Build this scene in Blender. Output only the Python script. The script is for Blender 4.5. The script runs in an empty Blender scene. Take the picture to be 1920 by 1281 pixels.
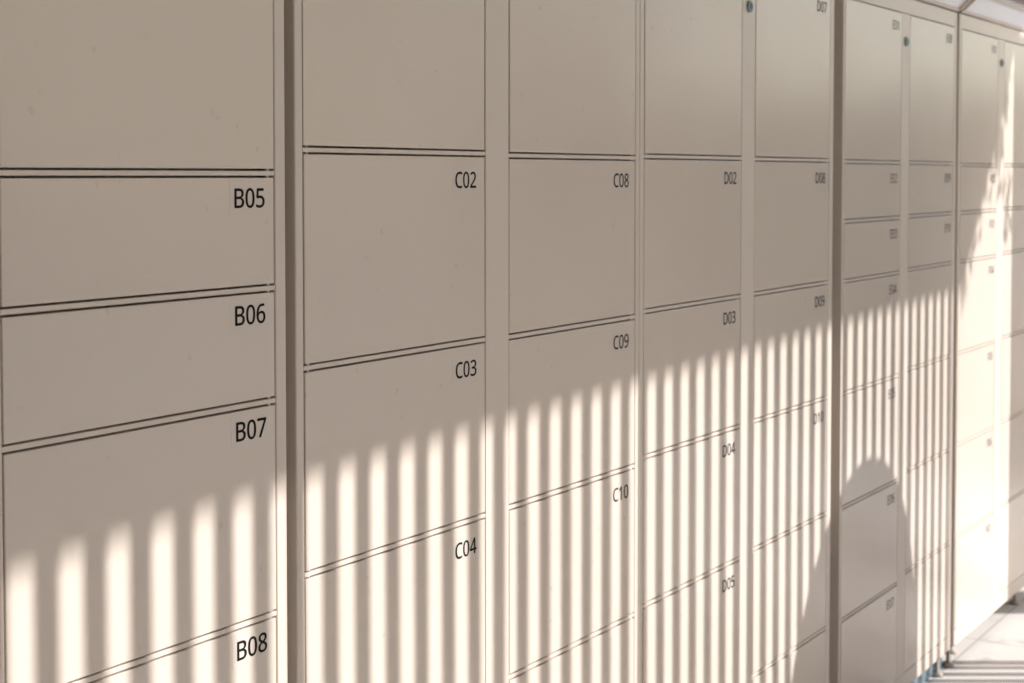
import bpy, bmesh, math, random
from mathutils import Vector, Matrix

# ---------------------------------------------------------------- camera, sky, sun
# world: X runs along the locker fronts, Y = 0 is the plane of the fronts (locker depth goes to +Y), Z is up
scn = bpy.context.scene
YAW = 0.569751                      # angle between the camera axis and the row of lockers
PITCH = 0.0371622
cam_d = bpy.data.cameras.new('camera')
cam = bpy.data.objects.new('camera', cam_d)
scn.collection.objects.link(cam)
scn.camera = cam
cam_d.sensor_width = 36.0
cam_d.lens = 2900.0 / 1920.0 * 36.0
cam_d.shift_y = -(640.5 - 437.156) / 1920.0
cam_d.clip_start = 0.02
cam_d.clip_end = 2000.0
cam.location = (0.0, -1.35, 1.445)
fwd = Vector((math.cos(YAW) * math.cos(PITCH), math.sin(YAW) * math.cos(PITCH), -math.sin(PITCH)))
cam.rotation_euler = fwd.to_track_quat('-Z', 'Y').to_euler()
cam_d.dof.use_dof = True
cam_d.dof.focus_distance = 2.1
cam_d.dof.aperture_fstop = 8.0

SUN_EL = math.radians(30.0)
SUN_H = Vector((math.sin(YAW), -math.cos(YAW), 0.0))        # horizontal direction towards the sun
world = bpy.data.worlds.new('World')
scn.world = world
world.use_nodes = True
wn = world.node_tree
bg = wn.nodes['Background']
sky = wn.nodes.new('ShaderNodeTexSky')
sky.sky_type = 'NISHITA'
sky.sun_disc = False
sky.sun_elevation = SUN_EL
sky.sun_rotation = math.atan2(SUN_H.x, SUN_H.y)
sky.air_density = 1.0
sky.dust_density = 1.6
sky.ozone_density = 1.0
wn.links.new(sky.outputs['Color'], bg.inputs['Color'])
bg.inputs['Strength'].default_value = 0.15
sun_d = bpy.data.lights.new('sun', 'SUN')
sun_d.energy = 4.3
sun_d.angle = math.radians(0.5)
sun_d.color = (1.0, 0.955, 0.93)
sun = bpy.data.objects.new('sun', sun_d)
scn.collection.objects.link(sun)
sun.location = (8, -10, 8)
ldir = Vector((-SUN_H.x * math.cos(SUN_EL), -SUN_H.y * math.cos(SUN_EL), -math.sin(SUN_EL)))
sun.rotation_euler = ldir.to_track_quat('-Z', 'Y').to_euler()
scn.view_settings.view_transform = 'Standard'
scn.view_settings.look = 'None'
scn.view_settings.exposure = 0.38
scn.view_settings.gamma = 1.0

TX = SUN_H.x / -SUN_H.y             # metres along the row per metre outwards, going towards the sun
TZ = math.tan(SUN_EL) / -SUN_H.y    # metres up per metre outwards, going towards the sun
random.seed(7)

# ---------------------------------------------------------------- helpers
def link(o, parent=None):
    scn.collection.objects.link(o)
    if parent:
        o.parent = parent
    return o

def tag(o, label=None, cat=None, group=None, kind=None):
    if label: o['label'] = label
    if cat: o['category'] = cat
    if group: o['group'] = group
    if kind: o['kind'] = kind
    return o

def empty(name, loc):
    o = bpy.data.objects.new(name, None)
    o.empty_display_size = 0.1
    o.location = loc
    return link(o)

def box(bm, x0, x1, y0, y1, z0, z1, bevel=0.0, seg=2):
    vs = [bm.verts.new((x, y, z)) for x in (x0, x1) for y in (y0, y1) for z in (z0, z1)]
    f = [(0, 1, 3, 2), (4, 6, 7, 5), (0, 4, 5, 1), (2, 3, 7, 6), (0, 2, 6, 4), (1, 5, 7, 3)]
    fs = [bm.faces.new([vs[i] for i in q]) for q in f]
    if bevel > 0:
        es = list({e for q in fs for e in q.edges})
        bmesh.ops.bevel(bm, geom=es, offset=bevel, segments=seg, profile=0.5, affect='EDGES', clamp_overlap=True)
    return vs

def lathe(bm, prof, n=32, cx=0, cy=0, axis='z', cz=0):
    rings = []
    for r, h in prof:
        ring = []
        for k in range(n):
            a = 2 * math.pi * k / n
            if axis == 'z':
                p = (cx + r * math.cos(a), cy + r * math.sin(a), cz + h)
            else:                                   # axis y, h runs towards -y
                p = (cx + r * math.cos(a), cy - h, cz + r * math.sin(a))
            ring.append(bm.verts.new(p))
        rings.append(ring)
    for a, b in zip(rings, rings[1:]):
        for k in range(n):
            bm.faces.new((a[k], a[(k + 1) % n], b[(k + 1) % n], b[k]))
    bm.faces.new(rings[0][::-1])
    bm.faces.new(rings[-1])

def obj(name, bm, mat, parent=None, smooth=False, loc=None):
    bmesh.ops.recalc_face_normals(bm, faces=bm.faces[:])
    me = bpy.data.meshes.new(name)
    bm.to_mesh(me)
    bm.free()
    for m in (mat if isinstance(mat, (list, tuple)) else [mat]):
        me.materials.append(m)
    if smooth:
        for p in me.polygons:
            p.use_smooth = True
    o = bpy.data.objects.new(name, me)
    if loc is not None:
        o.location = loc
    return link(o, parent)

# ---------------------------------------------------------------- materials
def mat(name, col, rough=0.5, metal=0.0, bump=0.0, bscale=200.0, var=0.0, vscale=3.0, rvar=0.0, spec=0.5, detail=4.0):
    m = bpy.data.materials.new(name)
    m.use_nodes = True
    nt = m.node_tree
    p = nt.nodes['Principled BSDF']
    p.inputs['Base Color'].default_value = (*col, 1)
    p.inputs['Roughness'].default_value = rough
    p.inputs['Metallic'].default_value = metal
    p.inputs['Specular IOR Level'].default_value = spec
    tc = nt.nodes.new('ShaderNodeTexCoord')
    if var > 0 or rvar > 0:
        n = nt.nodes.new('ShaderNodeTexNoise')
        n.inputs['Scale'].default_value = vscale
        n.inputs['Detail'].default_value = detail
        nt.links.new(tc.outputs['Object'], n.inputs['Vector'])
        if var > 0:
            mx = nt.nodes.new('ShaderNodeMix')
            mx.data_type = 'RGBA'
            mx.inputs[6].default_value = (*[c * (1 - var) for c in col], 1)
            mx.inputs[7].default_value = (*[min(1, c * (1 + var)) for c in col], 1)
            nt.links.new(n.outputs['Fac'], mx.inputs[0])
            nt.links.new(mx.outputs[2], p.inputs['Base Color'])
        if rvar > 0:
            mr = nt.nodes.new('ShaderNodeMapRange')
            mr.inputs['From Min'].default_value = 0.3
            mr.inputs['From Max'].default_value = 0.7
            mr.inputs['To Min'].default_value = rough - rvar
            mr.inputs['To Max'].default_value = rough + rvar
            nt.links.new(n.outputs['Fac'], mr.inputs['Value'])
            nt.links.new(mr.outputs['Result'], p.inputs['Roughness'])
    if bump > 0:
        n2 = nt.nodes.new('ShaderNodeTexNoise')
        n2.inputs['Scale'].default_value = bscale
        n2.inputs['Detail'].default_value = 3.0
        nt.links.new(tc.outputs['Object'], n2.inputs['Vector'])
        b = nt.nodes.new('ShaderNodeBump')
        b.inputs['Strength'].default_value = bump
        b.inputs['Distance'].default_value = 0.002
        nt.links.new(n2.outputs['Fac'], b.inputs['Height'])
        nt.links.new(b.outputs['Normal'], p.inputs['Normal'])
    return m

PAINT = (0.73, 0.653, 0.575)

def coat(m, wave):
    """powder coat wear: faint specks, vertical wipe streaks in the gloss, and the slight waviness of sheet steel"""
    nt = m.node_tree
    p = nt.nodes['Principled BSDF']
    tc = [n for n in nt.nodes if n.type == 'TEX_COORD'][0]
    oi = nt.nodes.new('ShaderNodeObjectInfo')
    add = nt.nodes.new('ShaderNodeVectorMath')
    add.operation = 'ADD'
    sc = nt.nodes.new('ShaderNodeVectorMath')
    sc.operation = 'SCALE'
    sc.inputs['Scale'].default_value = 37.0
    cx = nt.nodes.new('ShaderNodeCombineXYZ')
    for k in range(3):
        nt.links.new(oi.outputs['Random'], cx.inputs[k])
    nt.links.new(cx.outputs[0], sc.inputs[0])
    nt.links.new(tc.outputs['Object'], add.inputs[0])
    nt.links.new(sc.outputs[0], add.inputs[1])
    pos = add.outputs[0]
    # specks and scuffs
    n1 = nt.nodes.new('ShaderNodeTexNoise')
    n1.inputs['Scale'].default_value = 55.0
    n1.inputs['Detail'].default_value = 1.0
    nt.links.new(pos, n1.inputs['Vector'])
    r1 = nt.nodes.new('ShaderNodeMapRange')
    r1.inputs['From Min'].default_value = 0.74
    r1.inputs['From Max'].default_value = 0.80
    r1.inputs['To Max'].default_value = 0.16
    nt.links.new(n1.outputs['Fac'], r1.inputs['Value'])
    n2 = nt.nodes.new('ShaderNodeTexNoise')
    n2.inputs['Scale'].default_value = 4.0
    n2.inputs['Detail'].default_value = 5.0
    nt.links.new(pos, n2.inputs['Vector'])
    mx = nt.nodes.new('ShaderNodeMix')
    mx.data_type = 'RGBA'
    mx.inputs[6].default_value = (PAINT[0] * 0.972, PAINT[1] * 0.968, PAINT[2] * 0.955, 1)
    mx.inputs[7].default_value = (PAINT[0] * 1.02, PAINT[1] * 1.02, PAINT[2] * 1.025, 1)
    nt.links.new(n2.outputs['Fac'], mx.inputs[0])
    mx2 = nt.nodes.new('ShaderNodeMix')
    mx2.data_type = 'RGBA'
    mx2.inputs[7].default_value = (0.30, 0.25, 0.20, 1)
    nt.links.new(mx.outputs[2], mx2.inputs[6])
    nt.links.new(r1.outputs['Result'], mx2.inputs[0])
    nt.links.new(mx2.outputs[2], p.inputs['Base Color'])
    # streaky gloss
    mp = nt.nodes.new('ShaderNodeMapping')
    mp.inputs['Scale'].default_value = (14, 14, 2.6)
    nt.links.new(pos, mp.inputs['Vector'])
    n3 = nt.nodes.new('ShaderNodeTexNoise')
    n3.inputs['Scale'].default_value = 1.0
    n3.inputs['Detail'].default_value = 4.0
    nt.links.new(mp.outputs[0], n3.inputs['Vector'])
    r3 = nt.nodes.new('ShaderNodeMapRange')
    r3.inputs['From Min'].default_value = 0.3
    r3.inputs['From Max'].default_value = 0.7
    r3.inputs['To Min'].default_value = 0.235
    r3.inputs['To Max'].default_value = 0.250
    nt.links.new(n3.outputs['Fac'], r3.inputs['Value'])
    nt.links.new(r3.outputs['Result'], p.inputs['Roughness'])
    # waviness
    n4 = nt.nodes.new('ShaderNodeTexNoise')
    n4.inputs['Scale'].default_value = 2.4
    n4.inputs['Detail'].default_value = 1.0
    nt.links.new(pos, n4.inputs['Vector'])
    b4 = nt.nodes.new('ShaderNodeBump')
    b4.inputs['Strength'].default_value = wave
    b4.inputs['Distance'].default_value = 0.02
    nt.links.new(n4.outputs['Fac'], b4.inputs['Height'])
    fine = [n for n in nt.nodes if n.type == 'BUMP' and n != b4]
    if fine:
        nt.links.new(b4.outputs['Normal'], fine[0].inputs['Normal'])
    else:
        nt.links.new(b4.outputs['Normal'], p.inputs['Normal'])
    return m
M_door = coat(mat('cream_paint', PAINT, 0.30, bump=0.05, bscale=420), 0.42)
M_frame = mat('cream_frame_paint', PAINT, 0.38, bump=0.05, bscale=420)
M_film = mat('label_film', (0.725, 0.65, 0.583), 0.25)
M_ink = mat('label_ink', (0.006, 0.005, 0.005), 0.6, spec=0.15)
M_chrome = mat('lock_metal', (0.26, 0.34, 0.38), 0.3, metal=1.0)
M_dark = mat('lock_core', (0.03, 0.085, 0.11), 0.3)
M_pin = mat('pin_steel', (0.6, 0.6, 0.6), 0.35, metal=1.0)
M_panel = mat('visor_acrylic', (0.90, 0.90, 0.92), 0.12)
M_steel = mat('plinth_steel', (0.20, 0.29, 0.35), 0.35, metal=0.3)
M_foot = mat('foot_plastic', (0.42, 0.38, 0.33), 0.5)
GLYPHS = {
    'B': (910, [(136,0),(136,1000),(422,1000),(536,994),(631,975),(705,945),(758,899),(790,835),(801,752),(796,697),(779,648),(752,606),(715,572),(667,547),(611,531),(611,524),(651,515),(689,503),(725,487),(756,467),(783,442),(805,412),(822,376),(831,333),(835,284),(824,201),(793,131),(742,74),(672,33),(587,8),(487,0),(262,574),(447,574),(524,579),(582,593),(623,616),(650,648),(666,688),(671,738),(664,788),(645,827),(613,856),(566,876),(504,888),(427,892),(262,892),(262,106),(464,106),(543,112),(605,129),(648,158),(677,196),(695,242),(700,294),(694,343),(676,385),(646,421),(601,448),(537,464),(454,469),(262,469)], [(0,45,1),(45,2,1),(45,3,2),(45,4,3),(45,5,4),(45,6,5),(45,44,6),(44,43,6),(43,7,6),(0,31,45),(42,7,43),(41,7,42),(40,7,41),(40,8,7),(39,8,40),(38,8,39),(38,9,8),(37,9,38),(37,10,9),(36,10,37),(36,11,10),(35,11,36),(34,11,35),(34,12,11),(33,12,34),(32,12,33),(0,60,31),(60,32,31),(60,12,32),(60,13,12),(60,14,13),(60,15,14),(60,16,15),(60,17,16),(60,18,17),(60,59,18),(59,19,18),(0,46,60),(58,19,59),(58,20,19),(57,20,58),(56,20,57),(56,21,20),(55,21,56),(55,22,21),(54,22,55),(54,23,22),(53,23,54),(53,24,23),(52,24,53),(52,25,24),(51,25,52),(51,26,25),(50,26,51),(49,26,50),(49,27,26),(48,27,49),(47,27,48),(0,47,46),(0,27,47),(0,28,27),(0,29,28),(0,30,29)]),
    'C': (885, [(545,-14),(449,-7),(364,14),(290,49),(227,97),(176,157),(137,228),(108,310),(91,401),(85,501),(92,598),(110,687),(141,768),(183,840),(238,900),(304,949),(381,985),(468,1007),(566,1014),(667,1007),(759,988),(842,955),(791,849),(759,862),(725,875),(688,887),(649,896),(608,901),(564,903),(465,891),(380,855),(311,796),(260,715),(229,616),(218,500),(228,384),(257,286),(305,205),(372,145),(458,109),(563,97),(606,98),(648,102),(688,108),(727,116),(765,125),(803,136),(803,27),(765,14),(726,4),(687,-4),(645,-10),(597,-13)], [(17,19,18),(17,20,19),(16,20,17),(16,21,20),(15,21,16),(15,26,21),(26,25,21),(25,24,21),(24,23,21),(23,22,21),(14,28,15),(28,27,15),(27,26,15),(14,29,28),(13,29,14),(13,30,29),(13,31,30),(12,31,13),(12,32,31),(11,32,12),(11,33,32),(10,33,11),(10,34,33),(9,34,10),(8,34,9),(8,35,34),(7,35,8),(7,36,35),(6,36,7),(6,37,36),(5,37,6),(5,38,37),(4,38,5),(4,39,38),(45,47,46),(44,47,45),(43,47,44),(4,40,39),(42,47,43),(41,47,42),(40,47,41),(3,40,4),(3,47,40),(2,47,3),(2,48,47),(1,48,2),(1,49,48),(1,50,49),(1,51,50),(0,51,1),(0,52,51)]),
    'D': (1022, [(136,0),(136,1000),(444,1000),(540,994),(628,975),(706,944),(774,901),(831,846),(877,779),(910,701),(930,611),(937,510),(922,355),(876,228),(799,128),(695,57),(567,14),(415,0),(262,108),(398,108),(623,152),(759,285),(804,506),(793,627),(760,725),(705,799),(630,851),(537,882),(426,892),(262,892)], [(0,29,1),(29,2,1),(29,3,2),(29,4,3),(29,5,4),(29,6,5),(29,28,6),(28,27,6),(27,7,6),(0,18,29),(26,7,27),(25,7,26),(25,8,7),(24,8,25),(24,9,8),(23,9,24),(23,10,9),(22,10,23),(22,11,10),(22,12,11),(21,12,22),(21,13,12),(20,13,21),(20,14,13),(19,14,20),(19,15,14),(0,19,18),(0,15,19),(0,16,15),(0,17,16)]),
    'E': (778, [(136,0),(136,1000),(695,1000),(695,889),(262,889),(262,577),(669,577),(669,468),(262,468),(262,111),(695,111),(695,0)], [(0,4,1),(4,2,1),(4,3,2),(0,5,4),(0,8,5),(8,6,5),(8,7,6),(0,9,8),(0,10,9),(0,11,10)]),
    'F': (726, [(136,0),(136,1000),(695,1000),(695,889),(262,889),(262,535),(668,535),(668,424),(262,424),(262,0)], [(0,4,1),(4,2,1),(4,3,2),(0,5,4),(0,8,5),(8,6,5),(8,7,6),(0,9,8)]),
    '0': (801, [(399,-14),(296,1),(213,47),(149,123),(104,225),(78,352),(69,501),(72,604),(83,697),(102,779),(128,849),(163,908),(207,954),(261,988),(325,1009),(399,1015),(502,1000),(585,955),(650,880),(696,778),(723,652),(732,501),(729,399),(718,307),(699,225),(672,154),(637,95),(592,48),(539,13),(474,-7),(399,91),(467,102),(520,136),(560,193),(586,272),(602,375),(608,501),(602,626),(586,729),(560,808),(520,865),(467,899),(399,910),(331,899),(277,865),(239,808),(213,729),(197,626),(192,501),(197,376),(213,273),(239,193),(277,136),(331,102)], [(14,16,15),(13,16,14),(13,17,16),(12,17,13),(12,18,17),(11,42,12),(42,18,12),(11,43,42),(41,18,42),(10,43,11),(40,18,41),(10,44,43),(40,19,18),(39,19,40),(10,45,44),(9,45,10),(9,46,45),(38,19,39),(8,46,9),(38,20,19),(8,47,46),(37,20,38),(7,47,8),(37,21,20),(7,48,47),(36,21,37),(6,48,7),(5,48,6),(5,49,48),(35,21,36),(35,22,21),(35,23,22),(5,50,49),(34,23,35),(4,50,5),(34,24,23),(4,51,50),(33,24,34),(3,51,4),(33,25,24),(3,52,51),(32,25,33),(32,26,25),(3,53,52),(31,26,32),(2,53,3),(2,30,53),(30,26,31),(30,27,26),(2,27,30),(2,28,27),(1,28,2),(1,29,28),(0,29,1)]),
    '1': (801, [(377,0),(377,699),(377,736),(377,769),(378,796),(379,820),(381,845),(382,871),(368,858),(354,845),(342,834),(329,822),(313,809),(296,794),(189,707),(125,790),(395,1000),(497,1000),(497,0)], [(15,17,16),(15,7,17),(7,18,17),(15,8,7),(6,18,7),(15,9,8),(5,18,6),(15,10,9),(15,11,10),(15,12,11),(4,18,5),(15,13,12),(3,18,4),(15,14,13),(2,18,3),(1,18,2),(0,18,1)]),
    '2': (801, [(67,0),(67,102),(329,367),(377,415),(419,460),(457,501),(488,540),(514,579),(535,617),(550,656),(559,697),(562,741),(556,792),(540,833),(513,866),(477,890),(434,904),(385,909),(339,906),(296,898),(257,884),(220,865),(182,841),(144,814),(78,896),(120,927),(165,955),(214,980),(267,999),(324,1010),(385,1014),(472,1006),(546,983),(606,943),(652,890),(679,825),(688,748),(684,697),(673,648),(655,602),(631,556),(601,511),(566,466),(525,421),(481,373),(431,324),(223,118),(223,112),(728,112),(728,0)], [(29,31,30),(28,31,29),(28,32,31),(27,32,28),(27,33,32),(26,33,27),(25,33,26),(25,17,33),(17,34,33),(24,17,25),(24,18,17),(16,34,17),(24,19,18),(15,34,16),(24,20,19),(23,22,24),(22,21,24),(21,20,24),(15,35,34),(14,35,15),(13,35,14),(12,35,13),(12,36,35),(11,36,12),(11,37,36),(10,37,11),(9,37,10),(9,38,37),(8,38,9),(8,39,38),(7,39,8),(7,40,39),(6,40,7),(6,41,40),(5,41,6),(5,42,41),(4,42,5),(4,43,42),(3,43,4),(3,44,43),(2,44,3),(2,45,44),(1,45,2),(1,46,45),(1,47,46),(1,48,47),(1,49,48),(0,49,1)]),
    '3': (801, [(338,-14),(286,-13),(238,-9),(192,-2),(148,8),(105,22),(63,41),(63,155),(106,136),(151,120),(199,107),(247,97),(293,92),(339,90),(420,95),(485,113),(533,142),(566,182),(586,230),(592,287),(584,344),(560,389),(519,422),(463,445),(394,459),(312,464),(216,464),(216,569),(314,569),(389,574),(452,592),(501,620),(536,659),(557,704),(564,758),(559,803),(543,840),(515,870),(479,893),(434,906),(382,910),(331,908),(285,900),(244,887),(206,869),(168,849),(130,826),(69,910),(107,937),(151,961),(201,983),(256,1000),(316,1011),(381,1014),(477,1006),(554,983),(614,944),(657,893),(682,834),(690,766),(684,703),(666,650),(634,606),(593,570),(542,544),(483,527),(483,521),(557,506),(616,481),(662,445),(695,400),(715,346),(721,284),(717,229),(703,177),(681,130),(649,88),(607,52),(555,24),(493,3),(421,-10)], [(52,54,53),(51,54,52),(51,55,54),(50,55,51),(49,55,50),(49,56,55),(48,56,49),(48,57,56),(47,40,48),(40,57,48),(46,45,47),(45,44,47),(44,43,47),(43,42,47),(42,41,47),(41,40,47),(39,57,40),(38,57,39),(38,58,57),(37,58,38),(36,58,37),(35,58,36),(35,59,58),(34,59,35),(34,60,59),(33,60,34),(32,60,33),(32,61,60),(31,61,32),(31,62,61),(30,62,31),(30,63,62),(29,63,30),(28,63,29),(28,64,63),(26,28,27),(26,64,28),(26,65,64),(26,66,65),(26,67,66),(26,68,67),(26,25,68),(25,69,68),(24,69,25),(23,69,24),(23,70,69),(22,70,23),(21,70,22),(21,71,70),(20,71,21),(20,72,71),(19,72,20),(18,72,19),(18,73,72),(17,73,18),(17,74,73),(16,74,17),(16,75,74),(6,8,7),(15,75,16),(6,9,8),(15,76,75),(6,10,9),(14,76,15),(6,11,10),(6,12,11),(13,76,14),(6,13,12),(6,76,13),(6,77,76),(6,78,77),(5,78,6),(5,79,78),(4,79,5),(3,79,4),(3,80,79),(2,80,3),(1,80,2),(1,0,80)]),
    '4': (801, [(508,0),(508,227),(29,227),(29,332),(500,1006),(627,1006),(627,338),(773,338),(773,227),(627,227),(627,0),(150,338),(508,338),(508,653),(509,699),(509,740),(511,777),(512,810),(514,843),(515,874),(510,874),(502,856),(492,837),(482,817),(471,797),(460,780),(450,765)], [(3,20,4),(20,5,4),(20,19,5),(19,6,5),(3,21,20),(18,6,19),(3,22,21),(17,6,18),(3,23,22),(3,24,23),(16,6,17),(3,25,24),(3,26,25),(15,6,16),(3,11,26),(14,6,15),(13,6,14),(12,6,13),(3,12,11),(3,6,12),(3,7,6),(3,8,7),(2,8,3),(1,8,2),(0,9,1),(9,8,1),(0,10,9)]),
    '5': (801, [(347,-14),(297,-12),(249,-8),(202,0),(160,11),(121,24),(88,41),(88,157),(124,138),(165,122),(211,109),(258,99),(304,93),(349,91),(418,97),(477,114),(527,144),(565,185),(588,239),(595,307),(589,367),(568,417),(535,457),(487,486),(424,504),(345,510),(317,509),(287,507),(255,503),(223,498),(196,493),(174,489),(112,528),(150,1000),(651,1000),(651,888),(255,888),(231,598),(249,601),(270,604),(296,608),(324,611),(353,613),(385,613),(481,605),(563,579),(630,536),(681,478),(711,406),(721,319),(710,223),(677,142),(623,75),(548,26),(456,-4)], [(32,36,33),(36,34,33),(36,35,34),(32,37,36),(42,44,43),(41,44,42),(40,44,41),(39,44,40),(39,45,44),(38,45,39),(37,45,38),(32,45,37),(32,46,45),(32,24,46),(24,47,46),(31,30,32),(30,29,32),(29,28,32),(28,27,32),(27,26,32),(26,25,32),(25,24,32),(23,47,24),(22,47,23),(22,48,47),(21,48,22),(20,48,21),(20,49,48),(19,49,20),(19,50,49),(18,50,19),(17,50,18),(17,51,50),(16,51,17),(6,8,7),(15,51,16),(15,52,51),(6,9,8),(6,10,9),(14,52,15),(6,11,10),(6,12,11),(13,52,14),(6,13,12),(6,52,13),(6,53,52),(5,53,6),(5,54,53),(4,54,5),(3,54,4),(2,54,3),(2,0,54),(1,0,2)]),
    '6': (801, [(417,-14),(356,-9),(298,7),(245,34),(197,71),(156,120),(123,179),(97,250),(82,333),(77,427),(79,499),(85,569),(96,639),(112,707),(135,770),(165,828),(202,881),(249,926),(304,964),(369,992),(446,1008),(535,1014),(555,1014),(577,1013),(600,1011),(622,1009),(642,1006),(658,1001),(658,896),(641,901),(622,906),(602,909),(580,911),(559,913),(538,913),(477,910),(423,899),(377,881),(337,857),(303,827),(275,793),(253,754),(235,711),(221,664),(211,614),(204,562),(200,508),(209,508),(233,539),(263,567),(298,592),(340,611),(389,622),(445,626),(527,617),(597,591),(655,547),(700,487),(726,412),(735,322),(726,225),(697,143),(649,76),(585,26),(508,-4),(416,90),(471,96),(519,115),(559,146),(589,191),(607,250),(613,322),(608,381),(592,432),(565,473),(528,505),(479,523),(420,529),(378,526),(340,517),(305,502),(275,482),(250,459),(229,433),(214,404),(205,376),(202,346),(204,306),(212,266),(225,226),(244,189),(268,156),(297,128),(331,107),(371,94)], [(20,22,21),(20,23,22),(20,24,23),(20,25,24),(20,26,25),(19,26,20),(19,27,26),(19,28,27),(18,30,19),(30,29,19),(29,28,19),(17,33,18),(33,32,18),(32,31,18),(31,30,18),(16,35,17),(35,34,17),(34,33,17),(16,36,35),(16,37,36),(15,37,16),(15,38,37),(15,39,38),(14,39,15),(14,40,39),(14,41,40),(13,41,14),(13,42,41),(13,43,42),(12,43,13),(12,44,43),(11,44,12),(52,54,53),(51,54,52),(51,55,54),(11,45,44),(50,55,51),(49,55,50),(49,56,55),(10,45,11),(48,56,49),(10,46,45),(48,77,56),(77,76,56),(76,57,56),(47,78,48),(78,77,48),(47,79,78),(75,57,76),(47,80,79),(10,47,46),(10,80,47),(74,57,75),(10,81,80),(9,81,10),(74,58,57),(9,82,81),(73,58,74),(9,83,82),(9,84,83),(72,58,73),(8,84,9),(72,59,58),(8,85,84),(71,59,72),(8,86,85),(8,87,86),(7,87,8),(70,59,71),(70,60,59),(7,88,87),(7,89,88),(6,89,7),(69,60,70),(6,90,89),(69,61,60),(68,61,69),(6,91,90),(5,91,6),(5,92,91),(67,61,68),(67,62,61),(5,93,92),(4,93,5),(66,62,67),(4,94,93),(65,62,66),(4,65,94),(4,62,65),(4,63,62),(3,63,4),(2,63,3),(2,64,63),(1,64,2),(1,0,64)]),
    '7': (801, [(190,0),(601,888),(62,888),(62,1000),(732,1000),(732,905),(326,0)], [(2,4,3),(2,5,4),(2,1,5),(1,6,5),(0,6,1)]),
    '8': (801, [(403,-14),(304,-6),(222,17),(155,57),(107,110),(78,176),(69,255),(72,299),(81,338),(97,374),(119,406),(144,435),(174,461),(206,484),(240,504),(276,522),(230,552),(188,586),(152,624),(124,667),(107,718),(101,776),(105,825),(118,868),(140,905),(169,938),(205,965),(246,986),(293,1002),(344,1011),(399,1014),(482,1007),(554,987),(615,952),(662,905),(690,846),(699,775),(696,736),(687,701),(673,669),(654,641),(631,614),(604,590),(574,568),(542,548),(508,529),(548,509),(586,487),(620,463),(652,437),(679,408),(701,377),(718,342),(728,303),(731,259),(721,181),(692,114),(642,60),(576,19),(496,-6),(405,577),(451,599),(492,624),(527,651),(555,684),(572,723),(577,770),(572,813),(555,849),(528,877),(492,898),(448,910),(398,915),(349,910),(307,898),(271,877),(243,849),(227,813),(221,770),(224,738),(232,709),(246,683),(264,661),(286,641),(312,624),(341,608),(372,592),(401,84),(463,89),(515,106),(557,132),(587,168),(605,210),(611,258),(604,304),(585,344),(553,379),(511,410),(460,438),(401,464),(378,472),(321,445),(275,414),(237,382),(211,345),(194,302),(189,254),(195,208),(212,167),(241,132),(282,106),(335,89)], [(29,31,30),(28,31,29),(28,32,31),(27,32,28),(27,33,32),(26,33,27),(25,33,26),(25,34,33),(24,72,25),(72,34,25),(24,73,72),(71,34,72),(24,74,73),(70,34,71),(23,74,24),(70,35,34),(23,75,74),(69,35,70),(23,76,75),(68,35,69),(22,76,23),(22,77,76),(67,35,68),(67,36,35),(21,77,22),(21,78,77),(66,36,67),(20,78,21),(66,37,36),(20,79,78),(65,37,66),(20,80,79),(65,38,37),(64,38,65),(19,80,20),(19,81,80),(64,39,38),(63,39,64),(19,82,81),(63,40,39),(18,82,19),(18,83,82),(62,40,63),(18,84,83),(62,41,40),(17,84,18),(17,85,84),(61,41,62),(61,42,41),(17,86,85),(60,42,61),(17,60,86),(60,43,42),(16,60,17),(16,43,60),(16,44,43),(15,44,16),(15,45,44),(15,46,45),(14,46,15),(14,47,46),(13,47,14),(13,48,47),(12,100,13),(100,48,13),(12,101,100),(99,48,100),(98,48,99),(98,49,48),(11,101,12),(11,102,101),(97,49,98),(97,50,49),(10,102,11),(10,103,102),(96,50,97),(96,51,50),(9,103,10),(9,104,103),(95,51,96),(95,52,51),(8,104,9),(8,105,104),(94,52,95),(94,53,52),(7,105,8),(93,53,94),(93,54,53),(7,106,105),(6,106,7),(93,55,54),(92,55,93),(5,106,6),(5,107,106),(91,55,92),(5,108,107),(91,56,55),(4,108,5),(90,56,91),(4,109,108),(4,110,109),(89,56,90),(89,57,56),(3,110,4),(3,111,110),(88,57,89),(3,87,111),(87,57,88),(3,57,87),(3,58,57),(2,58,3),(2,59,58),(1,59,2),(1,0,59)]),
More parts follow.
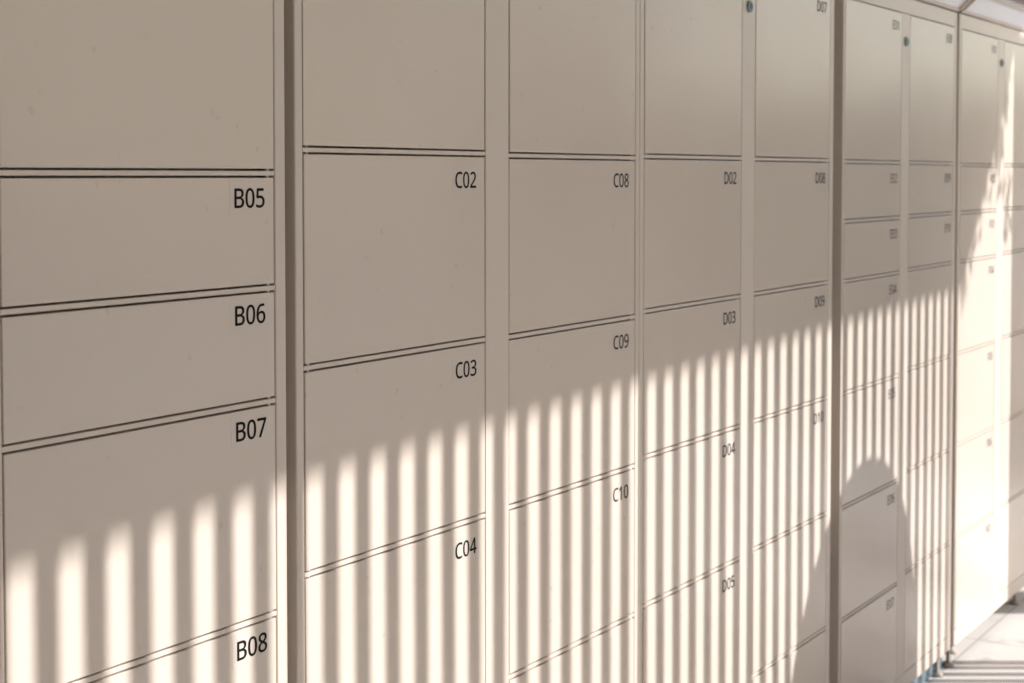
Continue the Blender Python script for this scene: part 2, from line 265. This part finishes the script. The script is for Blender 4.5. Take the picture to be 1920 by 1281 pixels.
    '9': (801, [(269,-14),(249,-14),(228,-12),(204,-11),(181,-8),(160,-4),(143,0),(143,105),(181,95),(222,89),(266,87),(328,90),(382,101),(428,119),(467,143),(501,172),(529,207),(552,245),(570,288),(584,335),(594,385),(600,437),(604,490),(595,490),(572,460),(542,433),(506,408),(464,389),(414,378),(357,374),(277,383),(207,409),(149,453),(105,513),(79,588),(70,676),(74,743),(88,803),(110,857),(140,904),(177,942),(221,973),(272,996),(328,1009),(389,1014),(451,1009),(508,993),(562,966),(609,928),(650,879),(683,820),(708,749),(723,667),(728,573),(726,501),(720,431),(709,361),(693,293),(670,230),(641,172),(603,119),(556,74),(501,36),(435,8),(358,-8),(384,471),(427,474),(465,483),(500,498),(530,518),(556,541),(576,567),(592,596),(601,624),(604,654),(601,694),(593,734),(580,773),(561,810),(538,843),(508,871),(474,893),(434,906),(389,910),(335,904),(288,885),(247,853),(216,808),(198,750),(192,678),(197,618),(213,567),(239,526),(276,495),(324,477)], [(43,45,44),(42,45,43),(42,46,45),(41,46,42),(41,47,46),(40,47,41),(40,48,47),(39,48,40),(39,83,48),(83,82,48),(82,49,48),(39,84,83),(81,49,82),(39,85,84),(38,85,39),(80,49,81),(38,86,85),(80,50,49),(79,50,80),(37,86,38),(37,87,86),(78,50,79),(78,51,50),(77,51,78),(37,88,87),(36,88,37),(76,51,77),(36,89,88),(76,52,51),(35,89,36),(75,52,76),(74,52,75),(35,90,89),(34,90,35),(74,53,52),(73,53,74),(72,53,73),(34,91,90),(71,53,72),(33,91,34),(71,54,53),(33,92,91),(70,54,71),(69,54,70),(33,93,92),(68,54,69),(32,93,33),(68,22,54),(22,55,54),(67,23,68),(23,22,68),(32,94,93),(67,24,23),(21,55,22),(66,24,67),(32,65,94),(65,24,66),(32,24,65),(32,25,24),(31,25,32),(20,55,21),(31,26,25),(20,56,55),(30,26,31),(30,27,26),(30,28,27),(19,56,20),(29,28,30),(19,57,56),(18,57,19),(18,58,57),(17,58,18),(16,58,17),(16,59,58),(15,59,16),(14,59,15),(14,60,59),(13,60,14),(12,60,13),(12,61,60),(6,8,7),(11,61,12),(6,9,8),(10,61,11),(6,10,9),(6,61,10),(6,62,61),(6,63,62),(6,64,63),(5,64,6),(4,64,5),(3,64,4),(3,0,64),(2,0,3),(1,0,2)]),
}
# ---------------------------------------------------------------- the setting
def paving_material():
    """pale cast paving: large slabs with thin dirty joints, blotches and grit"""
    m = mat('paving', (0.68, 0.665, 0.645), 0.8, bump=0.3, bscale=140, var=0.10, vscale=1.3, detail=8)
    nt = m.node_tree
    p = nt.nodes['Principled BSDF']
    tc = [n for n in nt.nodes if n.type == 'TEX_COORD'][0]
    src = p.inputs['Base Color'].links[0].from_socket
    br = nt.nodes.new('ShaderNodeTexBrick')
    br.offset = 0.0
    br.inputs['Color1'].default_value = (1, 1, 1, 1)
    br.inputs['Color2'].default_value = (0.95, 0.95, 0.95, 1)
    br.inputs['Mortar'].default_value = (0.72, 0.70, 0.67, 1)
    br.inputs['Scale'].default_value = 1.0
    br.inputs['Mortar Size'].default_value = 0.004
    br.inputs['Brick Width'].default_value = 0.60
    br.inputs['Row Height'].default_value = 0.60
    nt.links.new(tc.outputs['Object'], br.inputs['Vector'])
    st = nt.nodes.new('ShaderNodeTexNoise')
    st.inputs['Scale'].default_value = 9.0
    st.inputs['Detail'].default_value = 6.0
    nt.links.new(tc.outputs['Object'], st.inputs['Vector'])
    mr = nt.nodes.new('ShaderNodeMapRange')
    mr.inputs['From Min'].default_value = 0.55
    mr.inputs['From Max'].default_value = 0.75
    mr.inputs['To Min'].default_value = 1.0
    mr.inputs['To Max'].default_value = 0.72
    nt.links.new(st.outputs['Fac'], mr.inputs['Value'])
    m1 = nt.nodes.new('ShaderNodeMix')
    m1.data_type = 'RGBA'
    m1.blend_type = 'MULTIPLY'
    m1.inputs[0].default_value = 1.0
    nt.links.new(src, m1.inputs[6])
    nt.links.new(br.outputs['Color'], m1.inputs[7])
    m2 = nt.nodes.new('ShaderNodeMix')
    m2.data_type = 'RGBA'
    m2.blend_type = 'MULTIPLY'
    m2.inputs[0].default_value = 1.0
    nt.links.new(m1.outputs[2], m2.inputs[6])
    nt.links.new(mr.outputs['Result'], m2.inputs[7])
    nt.links.new(m2.outputs[2], p.inputs['Base Color'])
    return m

bm = bmesh.new()
R = 400.0
for a in ((-R, -R), (R, -R), (R, R), (-R, R)):
    bm.verts.new((a[0], a[1], 0.0))
bm.faces.new(bm.verts[:])
tag(obj('ground', bm, paving_material()), kind='structure')

# ---------------------------------------------------------------- the locker cabinets
ZC = 1.445                                      # seam heights below are measured from the camera height
GAP = 0.0026
RAIL = 0.0088                                   # between the middles of the two dark lines of a seam
TOP, DTOP, DBOT, BOT = 0.475 + ZC, 0.431 + ZC, -1.357 + ZC, -1.402 + ZC

def number_label(code, w, h, door, inset, drop, heavy=24):
    """three characters and the film patch they are printed on, on the top right corner of a door"""
    cap = 0.0242
    sc = cap / 1000.0
    bm = bmesh.new()
    x = 0
    glyph = []
    for ch in code:
        adv, vs, fs = GLYPHS[ch]
        glyph.append((x, vs, fs))
        x += adv
    xmax = max(gx + max(v[0] for v in vs) for gx, vs, fs in glyph)
    ox = w / 2 - inset - xmax * sc
    oz = h / 2 - drop - cap
    # printed a little heavier than the outline: four shifted impressions, each a hair above the last
    for gx, vs, fs in glyph:
        for q, (dx, dz) in enumerate(((-heavy, 0), (heavy, 0), (0, -0.7 * heavy), (0, 0.7 * heavy))):
            bv = [bm.verts.new((ox + (gx + v[0] + dx) * sc, -0.0004 - 0.00003 * q, oz + (v[1] + dz) * sc)) for v in vs]
            for f in fs:
                fc = bm.faces.new([bv[i] for i in f])
                fc.material_index = 1
    px0, px1 = ox - 0.006, ox + xmax * sc + 0.010
    pz0, pz1 = oz - 0.008, oz + cap + 0.008
    n0 = len(bm.faces)
    box(bm, px0, px1, -0.0002, 0.0004, pz0, pz1)
    me = bpy.data.meshes.new('number_label')
    bm.to_mesh(me)
    bm.free()
    me.materials.append(M_film)
    me.materials.append(M_ink)
    o = bpy.data.objects.new('number_label', me)
    o['label'] = 'dark printed number %s' % code
    return link(o, door)

def make_door(x0, x1, z0, z1, parent, code=None, side=1, inset=0.025, drop=0.0235):
    """a flush steel door; x0..x1, z0..z1 are the middles of the gaps round it"""
    vg = 0.0020
    w, h = x1 - x0 - vg, z1 - z0 - GAP
    bm = bmesh.new()
    box(bm, -w / 2, w / 2, 0.0, 0.016, -h / 2, h / 2, 0.0011, 2)
    d = obj('door', bm, M_door, parent, loc=((x0 + x1) / 2 - parent.location.x, 0, (z0 + z1) / 2))
    d.rotation_euler = (random.gauss(0, 0.0010), random.gauss(0, 0.0004), random.gauss(0, 0.0010))
    d.location.y = random.uniform(-0.0006, 0.0006)
    for sz in (-1, 1):
        bm = bmesh.new()
        lathe(bm, [(0.0032, 0), (0.0032, GAP * 1.0)], 12, side * (w / 2 - 0.009), 0.0045, 'z', sz * (h / 2) - (GAP if sz < 0 else 0))
        obj('hinge_pin', bm, M_pin, d, True)
    if code:
        d['label'] = 'door numbered %s' % code
        number_label(code, w, h, d, inset, drop, 8 if code[0] in 'EF' else 26)
    return d

def make_cabinet(left, right, cols, rows, codes, label, feet, inset=0.025, drop=0.0235, lock_at=None, rail_to=None, rail_y=0.09):
    t = empty('locker_cabinet', (left, 0, 0))
    tag(t, label, 'locker', 'locker cabinets standing in a row')
    g = 0.0010
    bm = bmesh.new()
    L, Rr = 0.0, right - left
    cc = [(a - left, b - left) for a, b in cols]
    # outer stiles are the folded edges of the side walls, 0.55 m deep
    box(bm, L, cc[0][0] - g, 0.0, 0.55, BOT, TOP, 0.0022, 3)
    box(bm, cc[-1][1] + g, Rr, 0.0, 0.55, BOT, TOP, 0.0022, 3)
    for (a0, a1), (b0, b1) in zip(cc, cc[1:]):
        box(bm, a1 + g, b0 - g, 0.0, 0.30, DBOT, DTOP, 0.0012)
    e = 0.0003
    box(bm, cc[0][0] - g + e, cc[-1][1] + g - e, 0.0004, 0.55, DTOP + GAP / 2, TOP - 0.0003, 0.0012)
    box(bm, cc[0][0] - g + e, cc[-1][1] + g - e, 0.0004, 0.55, BOT + 0.0003, DBOT - GAP / 2, 0.0012)
    for (a, b), rs in zip(cc, rows):
        for z in rs:
            zz = z + ZC
            box(bm, a - g + e, b + g - e, 0.0006, 0.03, zz - (RAIL - GAP) / 2, zz + (RAIL - GAP) / 2, 0.0008)
    box(bm, 0.004, Rr - 0.004, 0.030, 0.036, BOT + 0.002, TOP - 0.002)       # inner face behind the doors
    obj('frame', bm, M_frame, t)
    for ci, ((a, b), rs, cs) in enumerate(zip(cols, rows, codes)):
        edges = [DTOP - ZC + RAIL / 2] + list(rs) + [DBOT - ZC - RAIL / 2]
        for k, (zt, zb) in enumerate(zip(edges, edges[1:])):
            make_door(a, b, zb + ZC + RAIL / 2, zt + ZC - RAIL / 2, t, cs[k] if k < len(cs) else None,
                      -1 if ci == 0 else 1, inset, drop)
    lx = lock_at if lock_at else (cols[0][1] + cols[1][0]) / 2
    bm = bmesh.new()
    lathe(bm, [(0.0125, 0), (0.0125, 0.0035), (0.0115, 0.005), (0.0085, 0.005), (0.0080, 0.0040)], 28, lx - left, 0, 'y', 0.357 + ZC)
    lk = obj('lock', bm, M_chrome, t, True)
    bm = bmesh.new()
    lathe(bm, [(0.0078, 0.0038), (0.0078, 0.0052), (0.0070, 0.0056)], 24, lx - left, 0, 'y', 0.357 + ZC)
    box(bm, lx - left - 0.0009, lx - left + 0.0009, -0.0062, -0.0050, 0.357 + ZC - 0.005, 0.357 + ZC + 0.005)
    obj('lock_core', bm, M_dark, lk)
    for fx, fy in feet:
        bm = bmesh.new()
        lathe(bm, [(0.017, 0.0), (0.017, 0.007), (0.012, 0.012), (0.006, 0.014), (0.006, BOT + 0.004)], 24, fx - left, fy)
        obj('levelling_foot', bm, M_foot, t, True)
    bm = bmesh.new()
    box(bm, 0.05, (rail_to if rail_to else right - 0.16) - left, rail_y, rail_y + 0.04, 0.003, BOT - 0.004, 0.002)
    obj('plinth_rail', bm, M_steel, t)
    # sloping visor along the top: frame (back rail, front rail, two ribs) and the white panel it holds
    def slope(u, n=0.0):                       # u from the front face outwards, n across the slab
        return (-0.003 - u * 0.72 + n * 0.69, TOP + 0.001 + u * 0.69 + n * 0.72)
    def slab(bm, x0, x1, u0, u1, n0, n1, bev=0.001):
        ps = [slope(u0, n0), slope(u1, n0), slope(u1, n1), slope(u0, n1)]
        vs = [[bm.verts.new((x, y, z)) for y, z in ps] for x in (x0, x1)]
        fs = [bm.faces.new(vs[0]), bm.faces.new(vs[1][::-1])]
        for k in range(4):
            fs.append(bm.faces.new((vs[0][k], vs[0][(k + 1) % 4], vs[1][(k + 1) % 4], vs[1][k])))
        bmesh.ops.bevel(bm, geom=list({e for q in fs for e in q.edges}), offset=bev, segments=1, affect='EDGES')
    W = 0.080
    bm = bmesh.new()
    slab(bm, 0.0, Rr, 0.0, 0.009, 0.0, 0.02)
    slab(bm, 0.0, Rr, W - 0.015, W, 0.0, 0.02)
    for a in (0.0, Rr - 0.011):
        slab(bm, a, a + 0.011, 0.0092, W - 0.0152, -0.003, 0.02)
    yf, zf = slope(W, 0.02)
    box(bm, 0.0, Rr, yf + 0.012, 0.55, zf - 0.022, zf - 0.002)               # lid from the lip back to the rear
    v = obj('visor', bm, M_frame, t)
    bm = bmesh.new()
    slab(bm, 0.0112, Rr - 0.0112, 0.0092, W - 0.0152, 0.004, 0.010, 0.0005)
    obj('visor_panel', bm, M_panel, v)
    return t

make_cabinet(0.570, 1.5546, [(0.590, 1.0275), (1.0945, 1.5325)],
             [[0.0345, -0.259, -0.5395, -0.8195, -1.09], [0.280, 0.0030, -0.1465, -0.2945, -0.5765, -0.85, -1.09]],
             [[], [None, None, 'B05', 'B06', 'B07', 'B08']],
             'nearest cream locker cabinet, with doors numbered B05 to B08', [(0.66, 0.03), (1.46, 0.03)], 0.0185, 0.0140)
make_cabinet(1.5734, 2.5462, [(1.591, 2.0295), (2.0990, 2.530)],
             [[0.0345, -0.259, -0.5395, -0.8195, -1.09], [0.0325, -0.2615, -0.540, -0.8195, -1.09]],
             [[None, 'C02', 'C03', 'C04'], [None, 'C08', 'C09', 'C10']],
             'cream locker cabinet with doors numbered C02 to C10 beside the narrow dark gap', [(1.66, 0.03), (2.46, 0.03)])
make_cabinet(2.5472, 3.5320, [(2.5655, 3.002), (3.0720, 3.5055)],
             [[0.036, -0.2545, -0.530, -0.8125, -1.088], [0.0355, -0.2545, -0.530, -0.809, -1.087]],
             [[None, 'D02', 'D03', 'D04', 'D05'], ['D07', 'D08', 'D09', 'D10']],
             'cream locker cabinet with doors numbered D02 to D10 beside the wide dark gap', [(2.63, 0.03), (3.45, 0.03)])
make_cabinet(3.5930, 4.5140, [(3.6065, 4.0225), (4.0920, 4.4925)],
             [[0.034, -0.112, -0.2585, -0.534, -0.8155, -1.095], [0.0345, -0.110, -0.255, -0.527, -0.8025, -1.08]],
             [['E01', 'E02', 'E03', 'E04', 'E05', 'E06', 'E07'], ['E08', 'E09', 'E10']],
             'cream locker cabinet with doors numbered E01 to E10, crossed by a domed shadow', [(3.68, 0.03), (4.385, 0.0), (4.490, 0.0)], rail_to=4.455, rail_y=0.008)
make_cabinet(4.5390, 5.4600, [(4.5600, 4.9520), (5.0280, 5.430)],
             [[0.031, -0.110, -0.2555, -0.5275, -0.801, -1.075], [0.033, -0.107, -0.250, -0.523, -0.797, -1.07]],
             [['F01', 'F02', 'F03', 'F04', 'F05', 'F06', 'F07'], []],
             'farthest cream locker cabinet, half in full sun, with doors numbered F01 to F07', [(4.62, 0.03), (5.27, 0.01)], rail_to=5.02)

# ---------------------------------------------------------------- the shelter round them
M_brick = bpy.data.materials.new('dark_brick')
M_brick.use_nodes = True
nt = M_brick.node_tree
pb = nt.nodes['Principled BSDF']
pb.inputs['Roughness'].default_value = 0.85
tc = nt.nodes.new('ShaderNodeTexCoord')
mp = nt.nodes.new('ShaderNodeMapping')
mp.inputs['Rotation'].default_value = (math.radians(90), 0, 0)
br = nt.nodes.new('ShaderNodeTexBrick')
br.inputs['Color1'].default_value = (0.06, 0.022, 0.013, 1)
br.inputs['Color2'].default_value = (0.045, 0.018, 0.011, 1)
br.inputs['Mortar'].default_value = (0.055, 0.042, 0.032, 1)
br.inputs['Scale'].default_value = 4.5
nt.links.new(tc.outputs['Object'], mp.inputs['Vector'])
nt.links.new(mp.outputs['Vector'], br.inputs['Vector'])
nt.links.new(br.outputs['Color'], pb.inputs['Base Color'])
M_wood = mat('soffit_wood', (0.26, 0.18, 0.115), 0.6, bump=0.2, bscale=60, var=0.25, vscale=6)
M_slat = mat('slat_paint', (0.80, 0.77, 0.72), 0.5)
M_post = mat('post_paint', (0.45, 0.40, 0.34), 0.5)
M_pier = mat('pier_render', (0.60, 0.52, 0.43), 0.85, bump=0.3, bscale=60, var=0.05)

bm = bmesh.new()
box(bm, -3.0, 12.0, 0.62, 0.85, 0.0, 3.6)
tag(obj('brick_wall', bm, M_brick), 'dark brown brick wall standing behind the row of lockers', 'wall')

bm = bmesh.new()  # unseen wall added to keep light off the near doors
box(bm, -1.6, -1.35, -4.2, 0.617, 0.0, 3.4)
tag(obj('blocker_wall', bm, M_brick), 'dark brown brick wall added to block light at the near end of the walkway', 'wall')

# flat roof over the walkway; its sunward edge and its end are what shade the upper doors
ZR = 1.024 + TZ * 3.6
def plan(s, zrel):                 # point of the roof whose shadow falls on (s, zrel) of the locker fronts
    D = (ZR - (zrel + ZC)) / TZ
    return (s + TX * D, -D)
edge = [plan(-1.5, -0.50), plan(1.1, -0.432), plan(1.6, -0.410), plan(4.50, -0.341), plan(4.575, -0.335), plan(4.62, -0.28), plan(4.70, -0.19),
        plan(4.76, -0.11), plan(4.83, -0.015), plan(4.90, 0.055), plan(4.97, 0.13), plan(5.03, 0.225), plan(5.09, 0.33), plan(5.14, 0.40)]
poly = edge + [(edge[-1][0] + 0.05, -1.0), (edge[-1][0] + 0.05, 0.619), (-3.0, 0.619), (-3.0, edge[0][1])]
bm = bmesh.new()
lo = [bm.verts.new((x, y, ZR)) for x, y in poly]
hi = [bm.verts.new((x, y, ZR + 0.16)) for x, y in poly]
bm.faces.new(lo)
bm.faces.new(hi[::-1])
for k in range(len(lo)):
    bm.faces.new((lo[k], lo[(k + 1) % len(lo)], hi[(k + 1) % len(lo)], hi[k]))
tag(obj('shelter_roof', bm, M_wood), 'flat wooden roof over the walkway in front of the lockers', 'roof')

# rendered pier that carries the roof end
PX, PD = 5.135 + TX * 2.40, 2.40
bm = bmesh.new()
box(bm, PX, PX + 0.27, -PD, -PD + 0.10, 0.0, ZR - 0.003, 0.006)
tag(obj('pier', bm, M_pier), 'rendered square pier under the end of the walkway roof', 'pillar')

# slatted screen behind the camera: the bars of light
FD = 1.45
PER = 0.07064
fx_end = 4.525 + TX * FD
t = empty('slatted_screen', (0, -FD, 0))
tag(t, 'tall cream screen of narrow upright slats along the walkway', 'screen')
bm = bmesh.new()
k = 0
x = 1.115 + TX * FD + PER / 2
x -= PER * math.floor((x + 0.6) / PER)
while x < fx_end:
    sw = 0.0325
    box(bm, x - sw / 2, x + sw / 2, -0.003, 0.003, 0.0, ZR - 0.003)
    x += PER
obj('slats', bm, M_slat, t)
bm = bmesh.new()
box(bm, fx_end - 0.012, fx_end + 0.014, -0.02, 0.02, 0.0, ZR - 0.003, 0.002)
obj('post', bm, M_post, t)

# unseen domed stand-in beyond the screen, shaped to cast the rounded shadow
BD = 1.75
bx_, by_ = 3.69 + TX * BD, -BD
t = empty('dome_caster', (bx_, by_, 0))
tag(t, 'pale domed stand-in, out of view, shaped to cast the rounded shadow on the lockers', 'shadow caster')
hB = 0.73 + TZ * BD
M_caster = mat('caster_plastic', (0.78, 0.77, 0.73), 0.45)
bm = bmesh.new()
lathe(bm, [(0.39, 0.0), (0.42, 0.03), (0.42, 0.85), (0.415, 0.95)], 48)
obj('caster_body', bm, M_caster, t, True)
bm = bmesh.new()
lathe(bm, [(0.414, 0.953), (0.415, hB - 0.62), (0.378, hB - 0.45), (0.33, hB - 0.33), (0.28, hB - 0.24), (0.225, hB - 0.17), (0.16, hB - 0.115), (0.08, hB - 0.08), (0.02, hB - 0.07)], 48)
obj('caster_hood', bm, M_caster, t, True)
bm = bmesh.new()
lathe(bm, [(0.10, 0.36), (0.10, 0.425), (0.08, 0.425), (0.078, 0.40)], 28, 0, 0, 'y', 1.25)
obj('caster_opening', bm, M_pin, t)

# added unseen leafy blocks hold back sky light; the sun passes over them
M_blocker = mat('blocker_leaf', (0.075, 0.10, 0.04), 0.6, var=0.35, vscale=12)
rh = random.Random(11)
def blocker_hedge(HX0, HX1, HD0, HD1, HZ, count, label):
    bm = bmesh.new()
    box(bm, HX0 + 0.12, HX1 - 0.12, -HD1 + 0.12, -HD0 - 0.12, 0.0, HZ - 0.12)
    for k in range(count):
        f = rh.random()
        x, y, z = rh.uniform(HX0, HX1), rh.uniform(-HD1, -HD0), rh.uniform(0.02, HZ)
        if f < 0.32: y = -HD0 + rh.gauss(-0.06, 0.05)
        elif f < 0.5: y = -HD1 + rh.gauss(0.06, 0.05)
        elif f < 0.7: z = HZ + rh.gauss(-0.06, 0.05)
        elif f < 0.88: x = HX0 + rh.gauss(0.06, 0.05)
        else: x = HX1 + rh.gauss(-0.06, 0.05)
        p = Vector((x, y, max(0.02, z)))
        d = Vector((rh.gauss(0, 1), rh.gauss(0, 1), rh.gauss(0, 1))).normalized()
        n = d.cross(Vector((rh.gauss(0, 1), rh.gauss(0, 1), rh.gauss(0, 1)))).normalized()
        s = rh.uniform(0.06, 0.11)
        bm.faces.new([bm.verts.new(q) for q in (p - d * s * 0.5, p + n * s * 0.28, p + d * s * 0.5, p - n * s * 0.28)])
    tag(obj('blocker_hedge', bm, M_blocker), label, 'blocker_hedge', 'leafy light blockers added round the lockers')
blocker_hedge(-3.5, 4.6, 5.1, 6.1, 2.0, 9000, 'long dark green leafy block added to keep sky light off the near doors')
blocker_hedge(9.0, 10.0, 0.95, 3.6, 1.95, 5000, 'short dark green leafy block added to dim the far doors and their reflections')

# leafy climber hanging from the roof end: ragged edge and strands in the sunny patch
def wallpt(s, zrel, D):            # point at distance D in front of the lockers whose shadow falls on (s, zrel)
    return Vector((s + TX * D, -D, zrel + ZC + TZ * D))
M_leaf = mat('leaf', (0.07, 0.11, 0.03), 0.5, var=0.3, vscale=20)
M_stem = mat('stem', (0.12, 0.08, 0.04), 0.8)
t = empty('climbing_plant', (edge[-1][0] - 0.1, edge[-1][1], ZR))
tag(t, 'green climbing plant trailing from the end of the walkway roof', 'plant')
rl = random.Random(3)
def leaf(bm, p, size):
    d = Vector((rl.gauss(0, 0.5), rl.gauss(0, 0.5), -1)).normalized()
    n = d.cross(Vector((rl.gauss(0, 1), rl.gauss(0, 1), rl.gauss(0, 0.4)))).normalized()
    a, b, c, e = p, p + d * size * 0.45 + n * size * 0.22, p + d * size, p + d * size * 0.45 - n * size * 0.22
    bm.faces.new([bm.verts.new(q - t.location) for q in (a, b, c, e)])
bm = bmesh.new()
bs = bmesh.new()
def strand(pts, D, size, per, jit):
    for (s0, z0), (s1, z1) in zip(pts, pts[1:]):
        a, b = wallpt(s0, z0, D), wallpt(s1, z1, D)
        n = max(2, int((b - a).length * per))
        for k in range(n):
            p = a.lerp(b, (k + rl.random()) / n) + Vector((rl.gauss(0, jit), rl.gauss(0, jit), rl.gauss(0, jit)))
            leaf(bm, p, size * rl.uniform(0.6, 1.2))
        w = 0.003
        q = [a + Vector((-w, 0, 0)), a + Vector((w, 0, 0)), b + Vector((w, 0, 0)), b + Vector((-w, 0, 0))]
        bs.faces.new([bs.verts.new(v - t.location) for v in q])
        q = [a + Vector((0, -w, 0)), a + Vector((0, w, 0)), b + Vector((0, w, 0)), b + Vector((0, -w, 0))]
        bs.faces.new([bs.verts.new(v - t.location) for v in q])
strand([(5.05, 0.33), (5.03, 0.20), (4.99, 0.06), (4.985, -0.03)], 2.5, 0.06, 130, 0.014)
strand([(5.02, 0.26), (4.93, 0.05), (4.88, -0.06)], 2.6, 0.05, 80, 0.012)
strand([(5.10, 0.02), (5.06, -0.12), (5.04, -0.20)], 2.5, 0.075, 95, 0.022)
strand([(4.60, -0.28), (4.605, -0.37)], 3.2, 0.06, 130, 0.007)
strand([(4.60, -0.30), (4.72, -0.17), (4.84, 0.0), (4.97, 0.14), (5.06, 0.27), (5.11, 0.40)], 2.7, 0.055, 75, 0.016)
obj('foliage', bm, M_leaf, t)
obj('stems', bs, M_stem, t)
